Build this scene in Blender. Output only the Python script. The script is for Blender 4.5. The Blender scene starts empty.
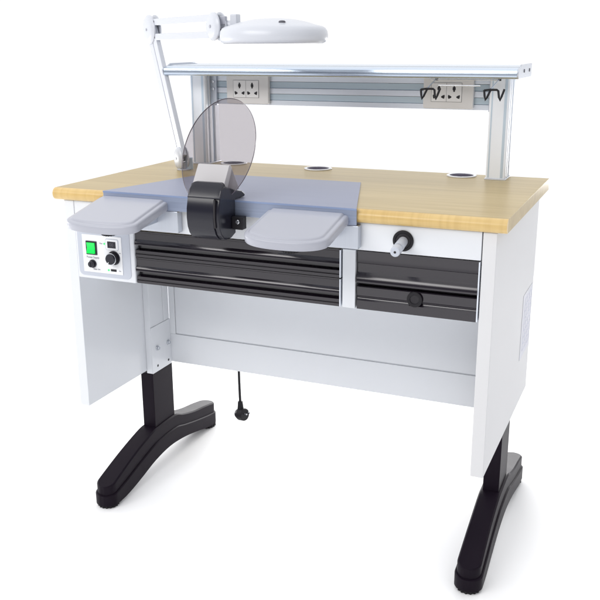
import bpy, bmesh, math, random
from mathutils import Vector, Matrix
random.seed(3)
S = bpy.context.scene
C = S.collection
PI = math.pi
H = 0.9688          # height of the table top

# ------------------------------------------------------------------ materials
def new_mat(name):
    m = bpy.data.materials.new(name); m.use_nodes = True
    return m, m.node_tree.nodes, m.node_tree.links, m.node_tree.nodes['Principled BSDF']

def plain(name, col, rough=.4, metal=0, bump=0, bscale=400, var=.04, coat=0, spec=.5, vscale=6):
    m, N, L, b = new_mat(name)
    tc = N.new('ShaderNodeTexCoord')
    n = N.new('ShaderNodeTexNoise'); n.inputs['Scale'].default_value = vscale; n.inputs['Detail'].default_value = 5
    L.new(tc.outputs['Object'], n.inputs['Vector'])
    r = N.new('ShaderNodeMixRGB'); r.blend_type = 'MIX'
    r.inputs[1].default_value = (*[c*(1-var) for c in col], 1)
    r.inputs[2].default_value = (*[min(1, c*(1+var)) for c in col], 1)
    L.new(n.outputs['Fac'], r.inputs[0]); L.new(r.outputs[0], b.inputs['Base Color'])
    mr = N.new('ShaderNodeMapRange'); mr.inputs[3].default_value = rough*.88; mr.inputs[4].default_value = rough*1.12
    L.new(n.outputs['Fac'], mr.inputs[0]); L.new(mr.outputs[0], b.inputs['Roughness'])
    b.inputs['Metallic'].default_value = metal
    b.inputs['Specular IOR Level'].default_value = spec
    if coat:
        b.inputs['Coat Weight'].default_value = coat; b.inputs['Coat Roughness'].default_value = .08
    if bump:
        n2 = N.new('ShaderNodeTexNoise'); n2.inputs['Scale'].default_value = bscale; n2.inputs['Detail'].default_value = 3
        L.new(tc.outputs['Object'], n2.inputs['Vector'])
        bp = N.new('ShaderNodeBump'); bp.inputs['Strength'].default_value = bump; bp.inputs['Distance'].default_value = .0006
        L.new(n2.outputs['Fac'], bp.inputs['Height']); L.new(bp.outputs['Normal'], b.inputs['Normal'])
    return m

def brushed(name, col, rough=.3, metal=1.0, axis=0, amt=.12, bump=.1):
    m, N, L, b = new_mat(name)
    tc = N.new('ShaderNodeTexCoord'); mp = N.new('ShaderNodeMapping')
    sc = [260, 260, 260]; sc[axis] = 4
    mp.inputs['Scale'].default_value = sc
    L.new(tc.outputs['Object'], mp.inputs['Vector'])
    n = N.new('ShaderNodeTexNoise'); n.inputs['Scale'].default_value = 1; n.inputs['Detail'].default_value = 6; n.inputs['Roughness'].default_value = .7
    L.new(mp.outputs[0], n.inputs['Vector'])
    r = N.new('ShaderNodeMixRGB')
    r.inputs[1].default_value = (*[c*(1-amt) for c in col], 1); r.inputs[2].default_value = (*[min(1, c*(1+amt)) for c in col], 1)
    L.new(n.outputs['Fac'], r.inputs[0]); L.new(r.outputs[0], b.inputs['Base Color'])
    mr = N.new('ShaderNodeMapRange'); mr.inputs[3].default_value = rough*.8; mr.inputs[4].default_value = rough*1.25
    L.new(n.outputs['Fac'], mr.inputs[0]); L.new(mr.outputs[0], b.inputs['Roughness'])
    b.inputs['Metallic'].default_value = metal
    bp = N.new('ShaderNodeBump'); bp.inputs['Strength'].default_value = bump; bp.inputs['Distance'].default_value = .0003
    L.new(n.outputs['Fac'], bp.inputs['Height']); L.new(bp.outputs['Normal'], b.inputs['Normal'])
    return m

def wood(name, c1, c2, c3, rough=.32, edge=False):
    m, N, L, b = new_mat(name)
    b.inputs['Specular IOR Level'].default_value = .45 if edge else .13
    tc = N.new('ShaderNodeTexCoord')
    mp = N.new('ShaderNodeMapping'); mp.inputs['Scale'].default_value = (1.1, 16, 16)
    L.new(tc.outputs['Object'], mp.inputs['Vector'])
    n = N.new('ShaderNodeTexNoise'); n.inputs['Scale'].default_value = 1.6; n.inputs['Detail'].default_value = 7
    n.inputs['Roughness'].default_value = .62; n.inputs['Distortion'].default_value = .5
    L.new(mp.outputs[0], n.inputs['Vector'])
    cr = N.new('ShaderNodeValToRGB'); e = cr.color_ramp.elements
    e[0].position = .3; e[0].color = (*c1, 1); e[1].position = .72; e[1].color = (*c2, 1)
    k = cr.color_ramp.elements.new(.52); k.color = (*c3, 1)
    L.new(n.outputs['Fac'], cr.inputs[0])
    mp2 = N.new('ShaderNodeMapping'); mp2.inputs['Scale'].default_value = (60, 2, 2) if edge else (3, 120, 60)
    L.new(tc.outputs['Object'], mp2.inputs['Vector'])
    n2 = N.new('ShaderNodeTexNoise'); n2.inputs['Scale'].default_value = 1; n2.inputs['Detail'].default_value = 4
    L.new(mp2.outputs[0], n2.inputs['Vector'])
    mx = N.new('ShaderNodeMixRGB'); mx.blend_type = 'MULTIPLY'; mx.inputs[0].default_value = .35 if edge else .22
    cr2 = N.new('ShaderNodeValToRGB'); cr2.color_ramp.elements[0].position = .38; cr2.color_ramp.elements[0].color = (.78, .72, .62, 1)
    cr2.color_ramp.elements[1].position = .55; cr2.color_ramp.elements[1].color = (1, 1, 1, 1)
    L.new(n2.outputs['Fac'], cr2.inputs[0])
    L.new(cr.outputs[0], mx.inputs[1]); L.new(cr2.outputs[0], mx.inputs[2]); L.new(mx.outputs[0], b.inputs['Base Color'])
    mr = N.new('ShaderNodeMapRange'); mr.inputs[3].default_value = rough*.85; mr.inputs[4].default_value = rough*1.2
    L.new(n.outputs['Fac'], mr.inputs[0]); L.new(mr.outputs[0], b.inputs['Roughness'])
    bp = N.new('ShaderNodeBump'); bp.inputs['Strength'].default_value = .03; bp.inputs['Distance'].default_value = .0003
    L.new(n2.outputs['Fac'], bp.inputs['Height']); L.new(bp.outputs['Normal'], b.inputs['Normal'])
    return m

M = {}
M['floor'] = plain('white_studio_floor', (.95, .95, .955), .7, bump=.03, var=.005, spec=.1)
M['wood'] = wood('birch_laminate', (.395, .292, .130), (.525, .415, .222), (.46, .355, .174), .31)
M['band'] = wood('birch_edge_band', (.60, .405, .145), (.74, .545, .25), (.67, .475, .195), .3, edge=True)
M['white'] = plain('white_powder_coat', (.735, .755, .79), .2, bump=.03, bscale=900, var=.012)
M['white'].node_tree.nodes['Principled BSDF'].inputs['Specular IOR Level'].default_value = .35
M['whitem'] = plain('white_satin_side', (.71, .71, .72), .5, bump=.03, bscale=900, var=.012, spec=.06)
M['plate'] = brushed('blue_grey_plate', (.28, .30, .40), .40, .3, 0, .05)
M['lip'] = brushed('blue_brushed_lip', (.30, .345, .46), .34, .45, 0, .3)
M['alu'] = brushed('anodised_aluminium', (.74, .78, .85), .3, .45, 0, .03)
M['shelf'] = brushed('shelf_aluminium', (.54, .62, .73), .2, .8, 0, .02, .0)
M['strip'] = brushed('pale_blue_strip', (.56, .66, .76), .4, .2, 2, .04)
M['cap'] = plain('grommet_black', (.055, .045, .075), .7, spec=.08)
M['aluv'] = brushed('upright_aluminium', (.90, .93, .98), .42, .0, 2, .015, .02)
M['aluv'].node_tree.nodes['Principled BSDF'].inputs['Specular IOR Level'].default_value = .2
M['edge_glint'] = brushed('painted_edge_glint', (.27, .34, .52), .35, .3, 0, .2)  # bluish reflection on the plate's bevel, put in as colour
M['groove'] = brushed('blue_grey_groove', (.54, .65, .74), .5, .1, 0, .06)
M['black'] = plain('black_extrusion', (.0125, .009, .015), .19, .15, var=.08, vscale=3)
M['black'].node_tree.nodes['Principled BSDF'].inputs['Specular IOR Level'].default_value = .8
M['leg'] = plain('black_leg_paint', (.0105, .007, .0125), .42, bump=.15, bscale=700, var=.1, spec=.08)
M['gloss'] = plain('dark_gloss_plastic', (.013, .013, .021), .22, bump=.03, bscale=500, var=.08, spec=.4)
M['rubber'] = plain('black_rubber', (.010, .009, .012), .5, bump=.2, bscale=500, var=.1, spec=.3)
M['pad'] = plain('grey_moulded_plastic', (.40, .41, .465), .30, var=.012)
M['padtop'] = plain('grey_pad_top', (.41, .42, .485), .36, bump=.1, bscale=800, var=.015)
M['silver'] = plain('silver_grey_housing', (.52, .55, .62), .35, var=.02)
M['zinc'] = brushed('bracket_sheet', (.55, .58, .64), .32, .7, 2, .06)
M['face'] = plain('white_face_plate', (.84, .85, .87), .3, var=.008)
M['ivory'] = plain('warm_grey_socket_plate', (.77, .755, .75), .4, var=.01)
M['ivory2'] = plain('socket_insert', (.84, .83, .83), .35, var=.01)
M['hole'] = plain('dark_opening', (.012, .010, .014), .6, var=.1)
M['lampw'] = plain('white_lamp_plastic', (.61, .63, .68), .3, var=.01)
M['chrome'] = plain('chrome', (.60, .62, .66), .15, 1, var=.02)
M['pin'] = plain('light_grey_bench_pin', (.50, .485, .495), .45, bump=.05, var=.015)
M['ink'] = plain('grey_print', (.16, .16, .2), .5)
M['label'] = plain('lavender_white_label', (.66, .665, .72), .5, var=.01, spec=.1)
M['row'] = plain('pale_print', (.46, .47, .60), .4)
M['seam'] = plain('dark_grey_detail', (.10, .10, .12), .6)  # dark grey for seams, screws, lamp switch, digits and axles
def lit(name, col, e, base=None):
    m, N, L, b = new_mat(name)
    b.inputs['Base Color'].default_value = (*(base or col), 1); b.inputs['Roughness'].default_value = .25
    b.inputs['Emission Color'].default_value = (*col, 1); b.inputs['Emission Strength'].default_value = e
    return m
M['green'] = lit('lit_green_rocker', (.0, .85, .10), .75, (.01, .5, .05))
M['led'] = lit('green_led', (.05, .9, .15), .9)
def acrylic():
    m, N, L, b = new_mat('smoked_acrylic')
    out = N['Material Output']; N.remove(b)
    tr = N.new('ShaderNodeBsdfTransparent'); tr.inputs[0].default_value = (.745, .725, .738, 1)
    gl = N.new('ShaderNodeBsdfGlossy'); gl.inputs['Roughness'].default_value = .05; gl.inputs[0].default_value = (1, 1, 1, 1)
    fr = N.new('ShaderNodeFresnel'); fr.inputs[0].default_value = 1.45
    sc = N.new('ShaderNodeMath'); sc.operation = 'MULTIPLY'; sc.inputs[1].default_value = .6
    L.new(fr.outputs[0], sc.inputs[0])
    mx = N.new('ShaderNodeMixShader')
    L.new(sc.outputs[0], mx.inputs[0]); L.new(tr.outputs[0], mx.inputs[1]); L.new(gl.outputs[0], mx.inputs[2])
    L.new(mx.outputs[0], out.inputs['Surface'])
    return m
M['acrylic'] = acrylic()
M['rim'] = plain('acrylic_cut_rim', (.12, .10, .12), .2)

# ------------------------------------------------------------------ mesh helpers
def B(): return bmesh.new()
def face(bm, vs):
    try: bm.faces.new(vs)
    except ValueError: pass
def box(bm, x0, x1, y0, y1, z0, z1):
    v = [bm.verts.new((x, y, z)) for x in (x0, x1) for y in (y0, y1) for z in (z0, z1)]
    for f in ((0,1,3,2), (4,6,7,5), (0,4,5,1), (2,3,7,6), (0,2,6,4), (1,5,7,3)): face(bm, [v[i] for i in f])
def prism(bm, pts, a, b, axis):
    def P(p, t):
        if axis == 'x': return (t, p[0], p[1])
        if axis == 'y': return (p[0], t, p[1])
        return (p[0], p[1], t)
    A = [bm.verts.new(P(p, a)) for p in pts]; Bv = [bm.verts.new(P(p, b)) for p in pts]
    n = len(pts)
    for i in range(n): face(bm, [A[i], A[(i+1) % n], Bv[(i+1) % n], Bv[i]])
    face(bm, A[::-1]); face(bm, Bv)
def frame_of(d):
    d = d.normalized(); up = Vector((0,0,1)) if abs(d.z) < .9 else Vector((1,0,0))
    u = d.cross(up).normalized(); return u, d.cross(u).normalized()
def cyl(bm, p0, p1, r0, r1=None, n=28, caps=True):
    if r1 is None: r1 = r0
    p0, p1 = Vector(p0), Vector(p1); u, w = frame_of(p1-p0)
    A = [bm.verts.new(p0+r0*(math.cos(2*PI*i/n)*u+math.sin(2*PI*i/n)*w)) for i in range(n)]
    Q = [bm.verts.new(p1+r1*(math.cos(2*PI*i/n)*u+math.sin(2*PI*i/n)*w)) for i in range(n)]
    for i in range(n): face(bm, [A[i], A[(i+1) % n], Q[(i+1) % n], Q[i]])
    if caps: face(bm, A[::-1]); face(bm, Q)
def tube(bm, pts, r, n=10):
    pts = [Vector(p) for p in pts]; rings = []
    u = None
    for i, p in enumerate(pts):
        d = (pts[min(i+1, len(pts)-1)]-pts[max(i-1, 0)]).normalized()
        if u is None: u, w = frame_of(d)
        else:
            u = (u-d*u.dot(d)).normalized(); w = d.cross(u)
        rings.append([bm.verts.new(p+r*(math.cos(2*PI*k/n)*u+math.sin(2*PI*k/n)*w)) for k in range(n)])
    for a, b in zip(rings, rings[1:]):
        for k in range(n): face(bm, [a[k], a[(k+1) % n], b[(k+1) % n], b[k]])
    face(bm, rings[0][::-1]); face(bm, rings[-1])
def ring(bm, c, d, ro, ri, depth, n=36):
    """annulus with a hole, axis d"""
    c, d = Vector(c), Vector(d).normalized(); u, w = frame_of(d)
    def circ(r, t): return [bm.verts.new(c+t*d+r*(math.cos(2*PI*i/n)*u+math.sin(2*PI*i/n)*w)) for i in range(n)]
    a, b, e, f = circ(ro, 0), circ(ro, depth), circ(ri, depth), circ(ri, 0)
    for p, q in ((a, b), (b, e), (e, f), (f, a)):
        for i in range(n): face(bm, [p[i], p[(i+1) % n], q[(i+1) % n], q[i]])
def loft(bm, sections, caps=True):
    R = [[bm.verts.new(p) for p in s] for s in sections]; n = len(R[0])
    for a, b in zip(R, R[1:]):
        for k in range(n): face(bm, [a[k], a[(k+1) % n], b[(k+1) % n], b[k]])
    if caps: face(bm, R[0][::-1]); face(bm, R[-1])
def lathe(bm, prof, c, sx=1, sy=1, n=64):
    c = Vector(c)
    secs = [[c+Vector((r*sx*math.cos(2*PI*i/n), r*sy*math.sin(2*PI*i/n), z)) for i in range(n)] for r, z in prof]
    loft(bm, secs)

ORG = {}
def mk(name, bm, mat, parent=None, bevel=0, seg=3, angle=32):
    bmesh.ops.remove_doubles(bm, verts=bm.verts, dist=1e-6)
    bmesh.ops.recalc_face_normals(bm, faces=bm.faces)
    for f in bm.faces: f.smooth = True
    if bevel:
        ed = [e for e in bm.edges if len(e.link_faces) == 2 and e.calc_face_angle(0) > math.radians(angle)]
        bmesh.ops.bevel(bm, geom=ed, offset=bevel, segments=seg, affect='EDGES', profile=.5, clamp_overlap=True)
        bmesh.ops.recalc_face_normals(bm, faces=bm.faces)
        for f in bm.faces: f.smooth = True
    for e in bm.edges:
        if len(e.link_faces) == 2 and e.calc_face_angle(0) > math.radians(38): e.smooth = False
    co = [v.co.copy() for v in bm.verts]
    o = Vector([(min(c[i] for c in co)+max(c[i] for c in co))/2 for i in range(3)])
    if parent is None: o.z = min(c.z for c in co)
    for v in bm.verts: v.co -= o
    me = bpy.data.meshes.new(name); bm.to_mesh(me); bm.free()
    me.materials.append(mat)
    ob = bpy.data.objects.new(name, me); C.objects.link(ob)
    ORG[ob.name] = o
    ob.location = o-(ORG[parent.name] if parent else Vector())
    if parent: ob.parent = parent
    if bevel:
        wn = ob.modifiers.new('wn', 'WEIGHTED_NORMAL'); wn.keep_sharp = True
    return ob
def thing(name, loc, label, cat, group=None):
    o = bpy.data.objects.new(name, None); C.objects.link(o); o.location = loc; o.empty_display_size = .05
    ORG[o.name] = Vector(loc); o['label'] = label; o['category'] = cat
    if group: o['group'] = group
    return o
def tag(o, label, cat, group=None):
    o['label'] = label; o['category'] = cat
    if group: o['group'] = group
    return o
def copy_part(src, dx, parent=None):
    """copy a part (and its sub-parts) shifted along x"""
    c = src.copy(); C.objects.link(c)
    p = parent or src.parent; c.parent = p
    ORG[c.name] = ORG[src.name]+Vector((dx, 0, 0))
    c.location = ORG[c.name]-ORG[p.name]
    for ch in [k for k in bpy.data.objects if k.parent == src]:
        d = ch.copy(); C.objects.link(d); d.parent = c; ORG[d.name] = ORG[ch.name]+Vector((dx, 0, 0))
    return c
def text_mesh(body, size, pos, mat, parent, name='lettering', rot=(PI/2, 0, 0), align='CENTER'):
    cu = bpy.data.curves.new(name, 'FONT'); cu.body = body; cu.size = size; cu.extrude = .00012
    cu.align_x = align; cu.align_y = 'CENTER'
    t = bpy.data.objects.new('t', cu); C.objects.link(t)
    bpy.context.view_layer.update()
    me = bpy.data.meshes.new_from_object(t.evaluated_get(bpy.context.evaluated_depsgraph_get()))
    bpy.data.objects.remove(t)
    o = bpy.data.objects.new(name, me); C.objects.link(o); me.materials.clear(); me.materials.append(mat)
    o.parent = parent; o.location = Vector(pos)-ORG[parent.name]; o.rotation_euler = rot; ORG[o.name] = Vector(pos)
    return o

# ------------------------------------------------------------------ setting: studio floor
bm = B(); v = [bm.verts.new(p) for p in ((-60,-60,0), (60,-60,0), (60,60,0), (-60,60,0))]; bm.faces.new(v)
fl = mk('floor', bm, M['floor']); fl['kind'] = 'structure'

# ------------------------------------------------------------------ the bench
W = thing('workbench', (0, .33, 0), 'white dental laboratory workbench with pale wooden top, black drawers and black feet', 'workbench')

# table top: flat slab + rounded yellow front band
t = .0324; hz = t/2
bm = B(); box(bm, -.6, .6, .0165, .6468, H-t, H)
top = mk('tabletop', bm, M['wood'], W, bevel=.0012, seg=2)
bm = B()
pts = [(.0163, H-t)]+[(.0163-.0163*math.sin(PI*i/14), H-hz-hz*math.cos(PI*i/14)) for i in range(1, 14)]+[(.0163, H)]
prism(bm, pts, -.6, .6, 'x')
mk('edge_band', bm, M['band'], top)

# metal work plate let into the top, lip folded down over the front edge
bm = B()
prism(bm, [(-.433, -.0055), (.260, -.0055), (.140, .368), (-.330, .368)], H+.0004, H+.0034, 'z')
wp = mk('work_plate', bm, M['plate'], W, bevel=.0007, seg=2)
bm = B(); box(bm, -.433, .260, -.0055, -.0015, H-.036, H+.0001)
mk('front_lip', bm, M['lip'], wp, bevel=.0006, seg=2)
bm = B(); box(bm, -.4333, .2603, -.0066, -.0056, H-.0012, H+.0032); mk('edge_glint_strip', bm, M['edge_glint'], wp)  # strip added to carry the bevel's blue reflection as colour

# cable grommets
gs = [(-.369, .606), (-.074, .589), (.362, .603)]
bm = B(); ring(bm, (gs[0][0], gs[0][1], H+.0002), (0,0,1), .042, .034, .0032)
g = mk('grommet', bm, M['face'], W, bevel=.0008, seg=2)
bm = B(); lathe(bm, [(.0001, .0024), (.030, .0024), (.0338, .0012), (.0338, .0002)], (gs[0][0], gs[0][1], H))
box(bm, gs[0][0]-.006, gs[0][0]+.006, gs[0][1]-.026, gs[0][1]-.012, H+.0018, H+.0036)
mk('grommet_cap', bm, M['cap'], g)
for x, y in gs[1:]:
    c = copy_part(g, x-gs[0][0]); c.location.y += y-gs[0][1]

# side panels
bm = B(); box(bm, .547, .578, .0165, .640, .343, H-t-.0006)
spn = mk('side_panel', bm, M['whitem'], W, bevel=.0016)
spl = copy_part(spn, -1.125); spl.data = spl.data.copy(); spl.data.materials[0] = M['white']
# printed label on the right hand panel
bm = B(); box(bm, .5782, .5790, .465, .622, .484, .672)
lb = mk('printed_label', bm, M['label'], spn, bevel=.0003, seg=1); lb['label'] = 'pale lavender printed label on the side panel'
bm = B()
for i in range(9):
    z = .655-.019*i; box(bm, .5790, .5793, .50, .606, z-.0012, z+.0012)
for y in (.50, .532, .57, .606): box(bm, .5790, .57935, y-.0008, y+.0008, .503, .655)
mk('printed_table', bm, M['row'], lb)

# apron (fascia) above the drawers, and the divider
bm = B(); box(bm, -.5465, .5445, .018, .034, .8705, H-t-.0006)
mk('apron', bm, M['white'], W, bevel=.0012)
bm = B(); box(bm, -.5465, .5465, .034, .046, .90, H-t-.0008)
mk('apron_backing', bm, M['seam'], W)
bm = B(); box(bm, .2195, .2515, .0155, .40, .727, .8700)
mk('divider', bm, M['white'], W, bevel=.0012)
bm = B(); box(bm, -.36, .546, .045, .405, .7255, .7265); box(bm, -.36, .546, .400, .405, .727, .93)
mk('drawer_carcass', bm, M['white'], W)

# extruded black drawer fronts
def drawer_prof(z0, z1, kind):
    h = z1-z0; Y = .0185
    def ridge(fc, fh, d0, out, n=12):
        return [(fc+fh*math.cos(PI*i/n), d0-out*math.sin(PI*i/n)) for i in range(n+1)]
    def slope(f0, f1, d0, a0, a1, n=9):
        o = []; d = d0
        for i in range(n):
            a = math.radians(a0+(a1-a0)*(i+.5)/n); d -= (f0-f1)/n*h*math.tan(a); o.append((f0+(f1-f0)*(i+1)/n, d))
        return o
    if kind == 'low':
        q = [(1,0), (.95,0), (.93,.0018), (.68,.0018), (.675,.0018)]+slope(.675, .495, .0018, 46, 6)+[(.47,-.0042), (.46,-.0020), (.452,.002), (.445,.010), (.40,.014), (.30,.014), (.265,.004), (.255,-.0005), (.15,-.0005), (.135,.0012), (.12,.0012), (.105,-.002), (.0,-.002)]
    else:
        q = [(1,0), (.95,0), (.93,.0015), (.80,.0), (.785,.003), (.66,.0035), (.635,.0035)]+slope(.635, .485, .0035, 46, 6)+[(.465,-.0070), (.455,-.0050), (.445,.000), (.44,.010), (.425,.014), (.405,.012), (.40,.0), (.385,-.002), (.235,-.001), (.215,.0022), (.19,.0022), (.165,-.0005), (.15,-.0025), (.0,-.0025)]
    pts = [(Y+d, z0+f*h) for f, d in q]
    return pts+[(Y+.02, z0), (Y+.02, z1)]
def drawer(x0, x1, z0, z1, kind, lab):
    bm = B(); prism(bm, drawer_prof(z0, z1, kind), x0+.0005, x1-.0045, 'x')
    d = mk('drawer', bm, M['black'], W); d['label'] = lab
    bm = B(); box(bm, x1-.0042, x1-.0012, .0145, .040, z0+.001, z1-.001)
    mk('edge_trim', bm, M['alu'], d)
    bm = B(); box(bm, x0+.004, x1-.006, .0395, .38, z0+.004, z1-.008); 
    mk('drawer_box', bm, M['seam'], d)
    return d
drawer(-.3600, .2165, .7985, .8675, 'low', 'upper wide black drawer front with ribbed profile')
drawer(-.3600, .2165, .7275, .7965, 'low', 'lower wide black drawer front with ribbed profile')
dr = drawer(.2555, .5455, .7275, .8685, 'tall', 'short tall black drawer front with round lock')
bm = B(); ring(bm, (.398, .0145, .766), (0,-1,0), .0185, .0105, .0035); lk = mk('lock_ring', bm, M['rubber'], dr, bevel=.0015)
bm = B(); cyl(bm, (.398, .0148, .766), (.398, .0128, .766), .0104); mk('keyway', bm, M['hole'], lk)

# modesty panel at the back, with a proud lower rail and stiles
bm = B(); box(bm, -.5255, .5465, .4340, .4400, .34, .93)
bp = mk('back_panel', bm, M['white'], W, bevel=.001)
bm = B(); box(bm, -.5025, .5460, .4308, .4338, .439, .925); mk('inset_sheet', bm, M['white'], bp, bevel=.0009)
bm = B(); box(bm, -.5255, .5465, .4296, .4338, .3400, .4352); mk('lower_rail', bm, M['white'], bp, bevel=.0009)
bm = B(); box(bm, -.5255, -.5055, .4296, .4338, .4354, .93); mk('stile', bm, M['white'], bp, bevel=.0009)

# legs
def hw(y, w, y0, y1, r):
    d = min(y-y0, y1-y)
    return w if d >= r else w*math.sqrt(max(0.005, 1-((r-d)/r)**2))
def interp(tab, y):
    n = len(tab); y = min(max(y, tab[0][0]), tab[-1][0])
    for i in range(n-1):
        if y <= tab[i+1][0]+1e-9: break
    def slope(k):
        a, b = tab[max(k-1, 0)], tab[min(k+1, n-1)]
        return (b[1]-a[1])/(b[0]-a[0])
    (a, va), (b, vb) = tab[i], tab[i+1]; h = b-a; t_ = (y-a)/h
    return (2*t_**3-3*t_**2+1)*va+(t_**3-2*t_**2+t_)*h*slope(i)+(-2*t_**3+3*t_**2)*vb+(t_**3-t_**2)*h*slope(i+1)
TOP = [(.04,.068), (.12,.098), (.20,.125), (.29,.1485), (.315,.1515), (.434,.1515), (.475,.136), (.55,.116), (.63,.103), (.715,.086)]
BOT = [(.04,.009), (.12,.012), (.20,.027), (.29,.050), (.38,.060), (.47,.053), (.56,.036), (.64,.018), (.715,.014)]
def leg(xc, side):
    xa, xb = xc-.022, xc+.022
    bm = B(); box(bm, xa, xb, .3155, .4335, .12, .3345 if side < 0 else .60)
    L_ = mk('leg', bm, M['leg'], W, bevel=.002)
    bm = B()
    r_ = .032; ys = [.04+r_*(1-math.cos(PI/2*i/12)) for i in range(13)]+[.0800+.010*i for i in range(60)]
    ys = [y for y in ys if y < .715-r_-.004]+[.715-r_*(1-math.cos(PI/2*i/12)) for i in range(12, -1, -1)]
    secs = []
    for y in ys:
        zt, zb = interp(TOP, y), interp(BOT, y)
        w1 = hw(y, .0335+.004*max(0, (.2-y)/.2), .0395, .7155, .032); zm = zb+(zt-zb)*.54
        secs.append([(xc-w1, y, zb), (xc+w1, y, zb), (xc+w1, y, zm-.003), (xc+w1-.003, y, zm), (xc-w1+.003, y, zm), (xc-w1, y, zm-.003)])
    loft(bm, secs)
    ft = mk('foot', bm, M['leg'], L_, bevel=.0015, seg=2, angle=40)
    bm = B(); secs = []
    for y in ys:
        y = .0455+(y-.04)*(.7105-.0455)/.675
        zt, zb = interp(TOP, y), interp(BOT, y)
        w1 = hw(y, .0290+.003*max(0, (.2-y)/.2), .045, .711, .028); zm = zb+(zt-zb)*.54
        secs.append([(xc-w1, y, zm-.004), (xc+w1, y, zm-.004), (xc+w1, y, zt-.004), (xc+w1-.004, y, zt), (xc-w1+.004, y, zt), (xc-w1, y, zt-.004)])
    loft(bm, secs)
    mk('foot_cover', bm, M['leg'], L_, bevel=.0012, seg=2, angle=40)
    for y in (.074, .684):
        bm = B(); n = 64
        pts = [(xc+(.030+.0018*math.cos(16*2*PI*i/n))*math.cos(2*PI*i/n), y+(.030+.0018*math.cos(16*2*PI*i/n))*math.sin(2*PI*i/n)) for i in range(n)]
        prism(bm, pts, .0, .014, 'z'); cyl(bm, (xc, y, .013), (xc, y, .034), .008)
        mk('leveling_foot', bm, M['rubber'], L_)
    return L_
leg(-.548, -1); leg(.548, 1)
# white sleeves around the leg columns
for s in (-1, 1):
    x0, x1 = (-.5468, -.5262) if s < 0 else (.5262, .5468)
    if s < 0:
        bm = B(); box(bm, x0, x1, .3165, .4290, .3352, .7255)
        sl = mk('leg_sleeve', bm, M['white'], W, bevel=.0012)
        bm = B(); box(bm, x1+.0002, x1+.0022, .3165, .4288, .3352, .487)
        fp = mk('fixing_plate', bm, M['white'], sl, bevel=.0005, seg=1)
        bm = B(); box(bm, x1+.0002, x1+.0022, .3935, .4050, .489, .7250)
        mk('upright_strip', bm, M['white'], sl, bevel=.0005, seg=1)
        for y, z in ((.347, .413), (.411, .412)):
            bm = B(); cyl(bm, (x1+.0022, y, z), (x1+.0042, y, z), .0085, n=24); cyl(bm, (x1+.0042, y, z), (x1+.0105, y, z), .0062, n=6)
            mk('bolt', bm, M['chrome'], sl, bevel=.0006, seg=2)
        for y, z in ((.346, .354), (.410, .352)):
            bm = B(); cyl(bm, (x1+.0018, y, z), (x1+.0025, y, z), .0042, n=20)
            mk('bolt_hole', bm, M['hole'], sl)

# control unit
bm = B(); box(bm, -.5462, -.3615, .0135, .17, .7255, .8695)
cu = mk('control_unit', bm, M['white'], W, bevel=.004, seg=4)
def rrect(x0, x1, z0, z1, r, n=8):
    p = []
    for cx, cz, a in ((x1-r, z1-r, 0), (x0+r, z1-r, PI/2), (x0+r, z0+r, PI), (x1-r, z0+r, 3*PI/2)):
        p += [(cx+r*math.cos(a+PI/2*i/n), cz+r*math.sin(a+PI/2*i/n)) for i in range(n+1)]
    return p
bm = B(); prism(bm, rrect(-.540, -.374, .7345, .8680, .014), .0118, .0150, 'y')
mk('surround', bm, M['silver'], cu, bevel=.001, seg=2)
FX0, FX1, FZ0, FZ1 = -.523, -.3985, .7455, .8480
bm = B(); box(bm, FX0, FX1, .0098, .0140, FZ0, FZ1)
fc = mk('face_plate', bm, M['face'], cu, bevel=.0006, seg=2)
U = lambda u: FX0+(FX1-FX0)*u
V = lambda v: FZ1-(FZ1-FZ0)*v
FY = .0098
bm = B(); box(bm, U(.10), U(.375), FY-.0025, FY+.001, V(.525), V(.165)); sw = mk('power_switch', bm, M['gloss'], cu, bevel=.0006)
bm = B(); prism(bm, [(FY-.0022, V(.485)), (FY-.0075, V(.485)), (FY-.0035, V(.34)), (FY-.0055, V(.205)), (FY-.0022, V(.205))], U(.135), U(.335), 'x')
mk('rocker', bm, M['green'], sw, bevel=.0005)
bm = B(); prism(bm, rrect(U(.60), U(.93), V(.36), V(.065), .005), FY-.0012, FY+.001, 'y'); mk('display_bezel', bm, M['silver'], cu, bevel=.0004)
bm = B(); prism(bm, rrect(U(.612), U(.918), V(.35), V(.078), .0045), FY-.0016, FY+.001, 'y'); mk('bezel_field', bm, M['face'], cu)
bm = B(); box(bm, U(.66), U(.865), FY-.0026, FY, V(.30), V(.13)); ds = mk('display', bm, M['gloss'], cu, bevel=.0004)
text_mesh('00', .0125, (U(.7625), FY-.0028, V(.215)), M['seam'], ds, 'display_digits')
kx, kz = U(.795), V(.56)
bm = B(); cyl(bm, (kx, FY, kz), (kx, FY-.0035, kz), .0195, .0185, 40); kb = mk('dial', bm, M['gloss'], cu, bevel=.0006)
bm = B(); cyl(bm, (kx, FY-.0034, kz), (kx, FY-.0150, kz), .0158, .0150, 40); mk('dial_skirt', bm, M['rubber'], kb, bevel=.0006)
bm = B(); cyl(bm, (kx, FY-.0150, kz), (kx, FY-.0165, kz), .0163, .0163, 40); mk('dial_ring', bm, M['chrome'], kb, bevel=.0004)
bm = B(); cyl(bm, (kx, FY-.0165, kz), (kx, FY-.0195, kz), .0146, .0140, 40); mk('dial_cap', bm, M['gloss'], kb, bevel=.001)
bm = B(); prism(bm, [(kx-.008, kz-.0115), (kx-.0055, kz-.0125), (kx-.004, kz-.008), (kx-.0055, kz-.0075)], FY-.0199, FY-.019, 'y'); mk('dial_pointer', bm, M['face'], kb)
fx, fz = U(.245), V(.77)
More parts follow.
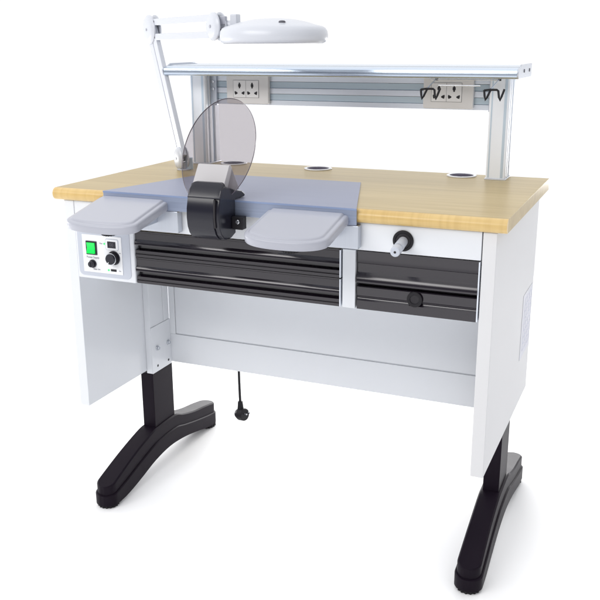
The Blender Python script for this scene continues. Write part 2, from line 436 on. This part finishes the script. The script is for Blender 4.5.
bm = B(); cyl(bm, (fx, FY, fz), (fx, FY-.004, fz), .0115, .011, 28); cyl(bm, (fx, FY-.004, fz), (fx, FY-.0125, fz), .0085, .008, 28); box(bm, fx-.0012, fx+.0012, FY-.0140, FY-.012, fz-.006, fz+.006)
mk('fuse_holder', bm, M['gloss'], cu, bevel=.0006)
bm = B(); box(bm, U(.70), U(.84), FY-.0008, FY+.001, V(.925), V(.865)); mk('socket_slot', bm, M['hole'], cu)
for u, vv in ((.575, .205), (.645, .90)):
    bm = B(); cyl(bm, (U(u), FY, V(vv)), (U(u), FY-.0018, V(vv)), .0025, n=20); mk('indicator_light', bm, M['led'], cu)
for s, z, u, vv in (('Power Supply', .0074, .255, .60), ('Run', .0056, .488, .205), ('Fuse 10A', .0058, .34, .915), ('On', .0052, .93, .90), ('min', .0035, .66, .745), ('max', .0035, .955, .42)):
    text_mesh(s, z, (U(u), FY-.0003, V(vv)), M['ink'], cu)

# arm pads on sheet brackets
def pad(xc, name_label, L_, bulge):
    hwid = .1025
    def outline(off):
        p = []; n = 40
        for i in range(n+1):
            a = PI*i/n; u = -math.cos(a); e = 2.45
            uu = math.copysign(abs(math.cos(a))**(2/e), u); ss = abs(math.sin(a))**(2/e)
            p.append(((hwid-off)*uu, -L_-(bulge-off)*ss))
        return p
    A = math.atan(.215)
    def place(bm):
        bmesh.ops.transform(bm, matrix=Matrix.Translation((xc, -.002, H-.009)) @ Matrix.Rotation(A, 4, 'X'), verts=bm.verts)
    bm = B(); secs = []
    for off, z in ((.004,-.0260), (.0012,-.0252), (0,-.0232), (0,-.0095), (.0008,-.0070), (.0025,-.0052), (.0050,-.0043), (.0078,-.0040), (.0100,-.0039), (.0110,-.0033), (.0122,-.0016), (.0140,-.0001), (.0160,.0005), (.0190,.0007), (.0200,.0007), (.0225,.0007)):
        secs.append([(x, y, z) for x, y in outline(off)]+[(hwid-off, -.004, z), (-hwid+off, -.004, z)])
    loft(bm, secs); place(bm)
    bmesh.ops.triangulate(bm, faces=[f for f in bm.faces if len(f.verts) > 4])
    p = mk('armrest', bm, M['pad'], W); p['label'] = name_label
    bm = B(); n = 72; cx, cy = .012, -.130
    pts = [(cx+(.0255+.0012*math.cos(24*2*PI*i/n))*math.cos(2*PI*i/n), cy+(.0255+.0012*math.cos(24*2*PI*i/n))*math.sin(2*PI*i/n)) for i in range(n)]
    prism(bm, pts, -.0400, -.0255, 'z'); place(bm)
    mk('adjusting_knob', bm, M['rubber'], p)
    return p
pl_ = pad(-.3440, 'grey arm rest over the control unit', .138, .040)
pr_ = pad(.1380, 'grey arm rest over the wide drawers', .124, .050)
for p, x0, x1 in ((pl_, -.455, -.2140), (pr_, .034, .2650)):
    bm = B(); box(bm, x0, x1, -.004, .0175, .8765, .9320)
    bk = mk('bracket', bm, M['zinc'], p, bevel=.003, seg=3)
    bm = B(); xm = (x0+x1)/2; prism(bm, [(-.004, .927), (-.004, .90), (-.07, .8985), (-.07, .9085)], xm-.06, xm+.06, 'x'); mk('bracket_arm', bm, M['zinc'], p, bevel=.0008)

# uprights, rail, shelf
def upright(x0, x1):
    y0, y1 = .560, .6445; z0, z1 = H+.004, 1.242; g = .006
    P = [(x0+.003,y0),(x1-.003,y0),(x1,y0+.003),(x1,y0+.014),(x1-g,y0+.015),(x1-g,y0+.024),(x1,y0+.025),(x1,y0+.040),(x1-g,y0+.041),(x1-g,y0+.058),(x1,y0+.059),(x1,y1),
         (x0,y1),(x0,y0+.059),(x0+g,y0+.058),(x0+g,y0+.041),(x0,y0+.040),(x0,y0+.025),(x0+g,y0+.024),(x0+g,y0+.015),(x0,y0+.014),(x0,y0+.003)]
    bm = B(); prism(bm, P, z0, z1, 'z')
    u_ = mk('upright', bm, M['aluv'], W, bevel=.0006, seg=2)
    bm = B(); box(bm, x0-.002, x1+.002, y0-.002, y1+.0015, H, H+.0038); mk('base_plate', bm, M['alu'], u_, bevel=.0006)
    bm = B(); box(bm, x0+.006, x0+.0095, y0-.0006, y0+.002, z0+.002, z1-.001); box(bm, x1-.0135, x1-.0065, y0-.0006, y0+.002, z0+.002, z1-.001)
    for xs in ((x1-g, x1-g+.0012), (x0+g-.0012, x0+g)):
        box(bm, xs[0], xs[1], y0+.0152, y0+.0238, z0+.001, z1-.001); box(bm, xs[0], xs[1], y0+.0412, y0+.0578, z0+.001, z1-.001)
    mk('groove_line', bm, M['strip'], u_)
upright(-.4915, -.4375); upright(.4375, .4915)
bm = B()
rz0, rz1 = 1.154, 1.242
prism(bm, [(.6,rz0),(.6,1.168),(.604,1.169),(.604,1.187),(.6,1.188),(.6,1.204),(.604,1.205),(.604,1.223),(.6,1.224),(.6,rz1),(.622,rz1),(.622,rz0)], -.4365, .4365, 'x')
rl = mk('socket_rail', bm, M['alu'], W, bevel=.0005, seg=2)
bm = B(); box(bm, -.4365, .4365, .6020, .6038, 1.1695, 1.1865); box(bm, -.4365, .4365, .6020, .6038, 1.2055, 1.2225); mk('rail_groove', bm, M['groove'], rl)
bm = B(); box(bm, -.4365, -.415, .590, .5998, 1.150, 1.2415); bb = mk('rail_end_bracket', bm, M['zinc'], rl, bevel=.0015)
for z in (1.222, 1.200):
    bm = B(); cyl(bm, (-.4255, .590, z), (-.4255, .5865, z), .0055, n=6); mk('bolt', bm, M['chrome'], rl, bevel=.0006)
bm = B(); box(bm, .4285, .4365, .5975, .5998, 1.150, 1.2415); mk('rail_end_bracket', bm, M['zinc'], rl, bevel=.0008)

def sprof(g=0):
    return [(.463+g,1.2475),(.466+g,1.2435),(.482,1.2432),(.668,1.2432),(.668,1.2790),(.506,1.2785),(.490+g,1.2715),(.476+g,1.2692),(.466+g,1.2668),(.462+g,1.2615),(.4615+g,1.2540)]
bm = B(); prism(bm, [(.4615,1.254),(.463,1.2475),(.467,1.2435),(.668,1.2432),(.668,1.274),(.50,1.2735),(.485,1.2705),(.470,1.2680),(.464,1.2645)], -.5235, .5235, 'x')
sh = mk('shelf', bm, M['shelf'], W, bevel=.0008, seg=2)
for xa, xb in ((-.5275, -.5237), (.5237, .5275)):
    bm = B(); prism(bm, sprof(-.001), xa, xb, 'x'); ec = mk('end_cap', bm, M['zinc'], sh, bevel=.0005)
for y in (.545, .63):
    bm = B(); cyl(bm, (.5275, y, 1.262), (.5290, y, 1.262), .0045, n=20); mk('screw', bm, M['seam'], sh)

# power sockets
def sock(x0):
    x1 = x0+.1415; z0, z1 = 1.1575, 1.2425
    bm = B(); prism(bm, rrect(x0, x1, z0, z1, .004), .5855, .5995, 'y')
    s = mk('power_socket', bm, M['ivory'], W, bevel=.0018, seg=3)
    xa, xb, za, zb = x0+.024, x0+.109, 1.176, 1.2265; xm = (xa+xb)/2
    bm = B(); box(bm, xa-.0008, xb+.0008, .5848, .5856, za-.0008, zb+.0008); mk('insert_gap', bm, M['seam'], s)
    for a, b in ((xa, xm-.0004), (xm+.0004, xb)):
        bm = B(); box(bm, a, b, .5840, .5850, za, zb); ins = mk('socket_insert', bm, M['ivory2'], s, bevel=.0004, seg=2)
        bm = B(); cx = (a+b)/2; y0, y1 = .5836, .5845
        def hole(pts): prism(bm, pts, y0, y1, 'y')
        cz = 1.2115
        hole([(cx-.0022, cz-.0085), (cx+.0022, cz-.0085), (cx+.0022, cz-.0045), (cx+.0042, cz-.0035), (cx+.0042, cz+.0035), (cx+.0022, cz+.0045), (cx+.0022, cz+.0085), (cx-.0022, cz+.0085), (cx-.0022, cz+.0045), (cx-.0042, cz+.0035), (cx-.0042, cz-.0035), (cx-.0022, cz-.0045)])
        cz = 1.1895
        for sg in (-1, 1):
            hole([(cx+sg*.0165, cz+.0050), (cx+sg*.0140, cz+.0070)][:0]+[(cx+sg*.0170, cz+.0012), (cx+sg*.0165, cz+.0052), (cx+sg*.0120, cz+.0038), (cx+sg*.0070, cz+.0008), (cx+sg*.0070, cz-.0022), (cx+sg*.0120, cz-.0048), (cx+sg*.0155, cz-.0055)][:7])
        mk('pin_holes', bm, M['hole'], s)
sock(-.3765); sock(.2460)

# holder ring for the blow gun
bm = B(); ring(bm, (.366, .0178, .9015), (0,-1,0), .0245, .0175, .0052); hr = mk('holder_ring', bm, M['rubber'], W, bevel=.0018)
bm = B(); cyl(bm, (.366, .0176, .9015), (.366, .0150, .9015), .0174, n=36); mk('holder_bore', bm, M['hole'], hr)

# ------------------------------------------------------------------ blow gun resting in the ring
gun = thing('air_gun', (.366, .0145, .9015), 'short grey air gun nozzle sticking out of black ring in white apron', 'air gun')
a, b = Vector((.3665, .0145, .9010)), Vector((.3715, -.068, .8925)); d = (b-a).normalized()
bm = B(); cyl(bm, a, a+d*.050, .0110, .0118, 32); mk('barrel', bm, M['silver'], gun, bevel=.0008)
bm = B(); cyl(bm, a+d*.0505, a+d*.056, .0108, .0108, 32); mk('collar', bm, M['zinc'], gun, bevel=.0006)
bm = B(); cyl(bm, a+d*.0565, a+d*.080, .0122, .0112, 32); nz = mk('nozzle', bm, M['silver'], gun, bevel=.0022)
bm = B(); cyl(bm, a+d*.0800, a+d*.0806, .0028, n=18); mk('nozzle_hole', bm, M['hole'], gun)

# ------------------------------------------------------------------ suction hood with bench pin and shield
hood = thing('suction_hood', (-.09, 0, .885), 'dark curved dust extraction hood clamped to the front edge of the blue grey plate', 'dust extractor')
hx0, hx1 = -.132, -.050
def arc(cy, cz, ry, rz, a0, a1, n):
    return [(cy+ry*math.cos(math.radians(a0+(a1-a0)*i/n)), cz+rz*math.sin(math.radians(a0+(a1-a0)*i/n))) for i in range(n+1)]
front = [(-.062, 1.012), (-.072, 1.004), (-.0835, .985), (-.0900, .962), (-.0915, .940), (-.0885, .918), (-.081, .902), (-.070, .890), (-.055, .884)]
body = front+[(-.030, .884), (-.0065, .892), (-.0065, .9735), (.045, .9735), (.048, .9800), (.030, .9900), (.002, .9960), (-.030, 1.006)]
bm = B(); prism(bm, body, hx0+.001, hx1, 'x')
hb = mk('hood_body', bm, M['gloss'], hood, bevel=.0022, seg=3, angle=38)
# front cover: a curved shell standing proud with a rolled top lip and a slot beside it
fr2 = [(-.0560, 1.0185), (-.0660, 1.0170), (-.0790, 1.0010)]+[(y-.0045, z) for y, z in front[2:9]]
inner = [(y+.0040, z+(.0 if i > 2 else -.003)) for i, (y, z) in enumerate(fr2)]
bm = B(); prism(bm, fr2+inner[::-1], hx0-.002, hx1-.0130, 'x')
mk('front_cover', bm, M['gloss'], hood, bevel=.0012, seg=3, angle=38)
bm = B(); lp = [(-.0530, 1.0215), (-.0640, 1.0215), (-.0760, 1.0100), (-.0850, .9900), (-.0880, .9870), (-.0830, .9860), (-.0740, 1.0040), (-.0630, 1.0150), (-.0540, 1.0160)]
lx0, lx1, rr = hx0-.003, hx1+.001, .012
secs = []
for k in list(range(9))+list(range(8, -1, -1)):
    first = len(secs) < 9
    dx = rr*(1-math.cos(PI/2*k/8)); drop = rr*(1-math.sin(PI/2*k/8))
    x = lx0+dx if first else lx1-dx
    secs.append([(x, y-.35*drop*max(0, (z-.9870)/.0345), z-drop*max(0, (z-.9870)/.0345)) for y, z in lp])
loft(bm, secs)
mk('top_lip', bm, M['gloss'], hood, bevel=.0016, seg=3, angle=38)
bm = B(); prism(bm, [(-.0925, .985), (-.0950, .962), (-.0955, .940), (-.0925, .918), (-.088, .918), (-.0905, .94), (-.0895, .962), (-.0860, .985)], hx1-.0125, hx1-.0085, 'x')
mk('slot', bm, M['hole'], hood)
bm = B(); box(bm, hx1+.001, hx1+.030, -.030, -.008, .905, .936)
cb = mk('clamp_block', bm, M['rubber'], hood, bevel=.0015)
bm = B(); cyl(bm, (hx1+.019, -.030, .925), (hx1+.019, -.036, .925), .0055, n=20); mk('clamp_screw', bm, M['chrome'], cb, bevel=.0012)
# bench pin (wedge)
bm = B(); prism(bm, [(-.036, 1.0085), (-.004, 1.0545), (.004, 1.0545), (.046, .9900), (.040, .9905), (.002, .9968), (-.030, 1.0073)], -.150, -.0645, 'x')
pin = mk('bench_pin', bm, M['pin'], None, bevel=.0012, seg=2)
tag(pin, 'pale grey wedge shaped bench pin on top of the dark hood behind the shield', 'bench pin')
# smoked acrylic shield: a tilted ellipse
sc_, sa, sb, st = Vector((-.111, .030, 1.083)), .0970, .1400, math.radians(29.4)
def ellipse(bm, ra, rb, t0, t1, n=120):
    Rm = Matrix.Translation(sc_) @ Matrix.Rotation(-st, 4, 'X')
    def co(i, tt, ra, rb):
        a = 2*PI*i/n; x, z = ra*math.cos(a), rb*math.sin(a)
        z = max(z, -.1320)
        return Rm @ Vector((x, tt, z))
    return [co(i, t0, ra, rb) for i in range(n)], [co(i, t1, ra, rb) for i in range(n)]
bm = B(); A_, B_ = ellipse(bm, sa, sb, -.0011, .0011); loft(bm, [A_, B_])
shield = mk('shield', bm, M['acrylic'], None); tag(shield, 'oval smoked transparent shield standing tilted in the dark hood', 'shield')
bm = B(); A_, B_ = ellipse(bm, sa+.0001, sb+.0001, -.0013, .0013); C_, D_ = ellipse(bm, sa-.0008, sb-.0008, -.0013, .0013)
loft(bm, [A_, B_, D_, C_, A_], caps=False)
mk('shield_rim', bm, M['rim'], shield)

# ------------------------------------------------------------------ handpiece wire rack under the shelf
rack = thing('wire_rack', (.37, .50, 1.205), 'chrome wire rack with two pairs of black hooks hanging under the shelf', 'wire rack')
zc = 1.2395
bm = B(); tube(bm, [(.288, .505, zc), (.473, .505, zc)], .0016)
mk('top_wire', bm, M['chrome'], rack)
bm = B(); tube(bm, [(.318, .470, 1.2255), (.430, .470, 1.2255)], .0016); mk('lower_wire', bm, M['chrome'], rack)
for x in (.283, .4515):
    bm = B(); tube(bm, [(x+.020, .508, 1.2425), (x+.016, .500, 1.236), (x+.008, .478, 1.222), (x+.006, .466, 1.218)], .0016); mk('hanger_wire', bm, M['chrome'], rack)
    bm = B(); cyl(bm, (x+.020, .508, 1.2430), (x+.020, .508, 1.2370), .0045, n=18); mk('hanger_knob', bm, M['rubber'], rack)
    bm = B(); y = .462
    P = [(x-.009, y-.004, 1.2150), (x-.0055, y-.012, 1.2010), (x-.002, y-.016, 1.1905), (x+.0015, y-.012, 1.1985), (x+.006, y, 1.2140), (x+.010, y, 1.2165), (x+.023, y, 1.2165), (x+.027, y, 1.2135), (x+.0315, y-.012, 1.1985), (x+.035, y-.016, 1.1905), (x+.0385, y-.012, 1.2010), (x+.043, y-.004, 1.2180)]
    tube(bm, P, .0029, 12); mk('hook', bm, M['rubber'], rack)
    bm = B(); tube(bm, [(x-.009, y-.004, 1.2150), (x+.006, y, 1.2170), (x+.020, y, 1.2165)], .0026, 12); mk('hook_bar', bm, M['rubber'], rack)

# ------------------------------------------------------------------ arm lamp
lamp = thing('arm_lamp', (-.45, .42, H), 'white articulated ring lamp clamped at the rear left of the wooden top', 'lamp')
a_ = Vector((.818, -.575, 0)).normalized(); nn = Vector((a_.y, -a_.x, 0))*-1   # arm plane direction and its normal
nn = Vector((-a_.y, a_.x, 0))
Bs, El, J2 = Vector((-.452, .425, 1.004)), Vector((-.594, .521, 1.376)), Vector((-.232, .262, 1.378))
bm = B(); cyl(bm, (-.447, .428, H), (-.447, .428, H+.004), .020, n=36); cyl(bm, (-.447, .428, H+.004), (-.447, .428, H+.022), .0105, n=28)
mk('base', bm, M['lampw'], lamp, bevel=.001)
bm = B(); cyl(bm, (-.432, .436, H+.002), (-.432, .436, H+.036), .0115, n=28); mk('pivot_sleeve', bm, M['groove'], lamp, bevel=.001)
def disc(c, r, name, off, th, rz=1.0):
    bm = B(); n = 48
    ctr = c+nn*off
    prof = [(.0, th), (.6, th*.92), (.86, th*.6), (1, 0), (1, -th*.5), (.0, -th*.5)]
    secs = [[ctr+nn*(-t_)+(a_*math.cos(2*PI*i/n)+Vector((0, 0, rz))*math.sin(2*PI*i/n))*(max(rr, .002)*r) for i in range(n)] for rr, t_ in prof]
    loft(bm, secs); return mk(name, bm, M['lampw'], lamp)
def flat_bar(p, q, h, th, name):
    """bar with its height in the arm plane"""
    d = (q-p).normalized(); up = nn.cross(d).normalized()
    bm = B(); secs = []
    for c in (p, q):
        secs.append([c+up*h/2+nn*th/2, c+up*h/2-nn*th/2, c-up*h/2-nn*th/2, c-up*h/2+nn*th/2])
    loft(bm, secs); return mk(name, bm, M['lampw'], lamp, bevel=.0015, seg=2)
def offp(p, q, o):
    d = (q-p).normalized(); return nn.cross(d).normalized()*o
for o in (.0215, -.0215):
    k = offp(El, J2, o); flat_bar(El+k, J2+k, .019, .014, 'upper_arm_bar')
for o in (.0150, -.0150):
    k = offp(Bs, El, o); flat_bar(Bs+k, El+k, .0265, .014, 'lower_arm_bar')
for c, r, nm, rz in ((El, .043, 'elbow_joint', 1), (J2, .036, 'head_joint', 1.0), (Bs, .027, 'base_joint', 1.25)):
    for o in (-.016, .016):
        if o > 0:
            bm = B(); n = 40
            secs = [[c+nn*(.010+t_)+(a_*math.cos(2*PI*i/n)+Vector((0, 0, rz))*math.sin(2*PI*i/n))*(r*rr) for i in range(n)] for rr, t_ in ((.05, .0), (1, 0), (1, .003), (.8, .007), (.05, .008))]
            loft(bm, secs); mk(nm, bm, M['lampw'], lamp)
        else: disc(c, r, nm, -.010, .008, rz)
    bm = B(); cyl(bm, c-nn*.0185, c-nn*.0195, .004, n=18); mk('joint_screw', bm, M['pad'], lamp)
    bm = B(); cyl(bm, c-nn*.0100, c+nn*.0100, r*.35, n=24); mk('joint_axle', bm, M['seam'], lamp)
for o in (.0215, -.0215):
    k = offp(El, J2, o); p = El+k+a_*.018; bm = B(); cyl(bm, p-a_*.006, p+a_*.020, .0088, n=16); mk('spring_plug', bm, M['seam'], lamp)
# bracket between arm and head
hc = Vector((-.066, .262, 1.334))
bm = B(); tube(bm, [J2+Vector((.012, .004, .004)), J2+Vector((.04, .004, .004)), J2+Vector((.065, .002, -.004))], .011, 16); mk('head_bracket', bm, M['lampw'], lamp)
bm = B(); box(bm, J2.x+.046, J2.x+.066, .252, .276, 1.372, 1.408); mk('tension_knob', bm, M['lampw'], lamp, bevel=.003)
bm = B(); box(bm, J2.x+.016, J2.x+.034, .250, .262, 1.382, 1.403); mk('bracket_tab', bm, M['pad'], lamp, bevel=.002)
bm = B()
lathe(bm, [(.002, .006), (.70, .006), (.76, .001), (.93, .0), (.975, .0035), (.998, .011), (1.0, .020), (.988, .030), (.955, .0375), (.90, .042), (.78, .046), (.60, .0535), (.40, .0590), (.2, .0615), (.002, .062)], hc, .1435, .118, 96)
hd = mk('lamp_head', bm, M['lampw'], lamp)
bm = B(); lathe(bm, [(.01, .0052), (.69, .0052), (.69, .0035), (.01, .0030)], hc, .1435, .118, 64); mk('diffuser', bm, M['face'], hd)
bm = B(); lathe(bm, [(.0125, .0), (.0125, .004), (.010, .0055), (.001, .006)], Vector((-.012, .196, 1.3775)), 1, 1, 32); sw2 = mk('switch_bezel', bm, M['lampw'], hd)
bm = B(); lathe(bm, [(.0085, .003), (.0085, .009), (.006, .0110), (.001, .0115)], Vector((-.012, .196, 1.3775)), 1, 1, 32); mk('switch', bm, M['seam'], hd)

# ------------------------------------------------------------------ power cord hanging behind the back panel
cord = thing('power_cord', (-.315, .50, .14), 'black power cord with round plug hanging below the white back panel', 'power cord')
bm = B(); tube(bm, [(-.3175, .475, .60), (-.318, .492, .52), (-.3182, .50, .42), (-.3170, .502, .32), (-.3150, .50, .25), (-.3135, .50, .195)], .0042, 14)
mk('cable', bm, M['rubber'], cord)
bm = B(); cyl(bm, (-.3135, .50, .205), (-.3130, .50, .178), .0078, .0105, 20); mk('strain_relief', bm, M['rubber'], cord, bevel=.001)
bm = B(); pd = Vector((.93, -.30, .12)).normalized(); pc = Vector((-.3125, .50, .160))
cyl(bm, pc-pd*.004, pc+pd*.020, .0215, .0205, 32); pb = mk('plug_body', bm, M['rubber'], cord, bevel=.003)
bm = B(); cyl(bm, pc-pd*.016, pc-pd*.004, .0150, .0205, 32); mk('plug_grip', bm, M['gloss'], cord, bevel=.002)
for k in (-1, 1):
    q = pc+pd*.020+Vector((pd.y, -pd.x, 0))*-.008*k+Vector((0, 0, .006))
    bm = B(); cyl(bm, q, q+pd*.016, .0022, n=12); mk('plug_pin', bm, M['chrome'], cord, bevel=.0006)

# ------------------------------------------------------------------ camera
cam = bpy.data.cameras.new('camera'); co = bpy.data.objects.new('camera', cam); C.objects.link(co)
yaw, pitch, roll, f = .4042, -.2876, -.0051, 869.0123
cy_, sy_ = math.cos(yaw), math.sin(yaw); cp, sp = math.cos(pitch), math.sin(pitch)
fw = Vector((-sy_*cp, cy_*cp, sp)); r_ = Vector((cy_, sy_, 0)); u_ = r_.cross(fw)
c_, s_ = math.cos(roll), math.sin(roll); r2, u2 = c_*r_+s_*u_, -s_*r_+c_*u_
R = Matrix((r2, u2, -fw)).transposed().to_4x4()
co.matrix_world = Matrix.Translation((.911, -1.8581, 1.3352)) @ R
cam.sensor_width = 36; cam.lens = f/600*36; cam.clip_end = 500; cam.clip_start = .05
S.camera = co

# ------------------------------------------------------------------ light: white studio cove, softboxes, added floor fills
w = bpy.data.worlds.new('World'); S.world = w; w.use_nodes = True
N, L = w.node_tree.nodes, w.node_tree.links
bg = N['Background']
tc = N.new('ShaderNodeTexCoord'); sx = N.new('ShaderNodeSeparateXYZ'); L.new(tc.outputs['Generated'], sx.inputs[0])
cr = N.new('ShaderNodeValToRGB'); e = cr.color_ramp.elements
# the white cove is behind the bench; the studio behind the camera is dimmer, the ceiling bright
dt = N.new('ShaderNodeVectorMath'); dt.operation = 'DOT_PRODUCT'; dt.inputs[1].default_value = (-.39, .92, 0); L.new(tc.outputs['Generated'], dt.inputs[0])
e[0].position = .35; e[0].color = (.12, .125, .15, 1); e[1].position = .72; e[1].color = (1, 1, 1, 1)
mr = N.new('ShaderNodeMapRange'); mr.inputs[1].default_value = -1; mr.inputs[2].default_value = 1
L.new(dt.outputs['Value'], mr.inputs[0]); L.new(mr.outputs[0], cr.inputs[0])
zr = N.new('ShaderNodeMapRange'); zr.inputs[1].default_value = .25; zr.inputs[2].default_value = 1.0; zr.inputs[3].default_value = 1.08; zr.inputs[4].default_value = 1.0
L.new(sx.outputs['Z'], zr.inputs[0])
zr.inputs[3].default_value = 0; zr.inputs[4].default_value = 1
zm = N.new('ShaderNodeMixRGB'); zm.inputs[2].default_value = (1.40, 1.41, 1.43, 1)
L.new(zr.outputs[0], zm.inputs[0]); L.new(cr.outputs[0], zm.inputs[1]); L.new(zm.outputs[0], bg.inputs['Color']); bg.inputs['Strength'].default_value = 1.08
def area(name, loc, target, sx_, sy__, power, col=(1, 1, 1)):
    l = bpy.data.lights.new(name, 'AREA'); l.shape = 'RECTANGLE'; l.size = sx_; l.size_y = sy__; l.energy = power; l.color = col
    o = bpy.data.objects.new(name, l); C.objects.link(o); o.location = loc
    o.rotation_euler = (Vector(target)-Vector(loc)).to_track_quat('-Z', 'Y').to_euler()
    return o
area('key_softbox', (-1.2, -2.5, 2.6), (0, .2, .6), 2.6, 1.0, 54, (1, .985, .96))
# added fill lights, out of view, that wash the floor out under the bench
area('added_floor_fill', (-.4, 3.0, .8), (0, .6, 0), 3.0, .5, 70)
area('added_floor_fill', (-3.2, .5, .6), (-.2, .4, 0), 2.0, .4, 26)

S.view_settings.view_transform = 'Standard'; S.view_settings.look = 'None'
S.view_settings.exposure = 0; S.view_settings.gamma = 1
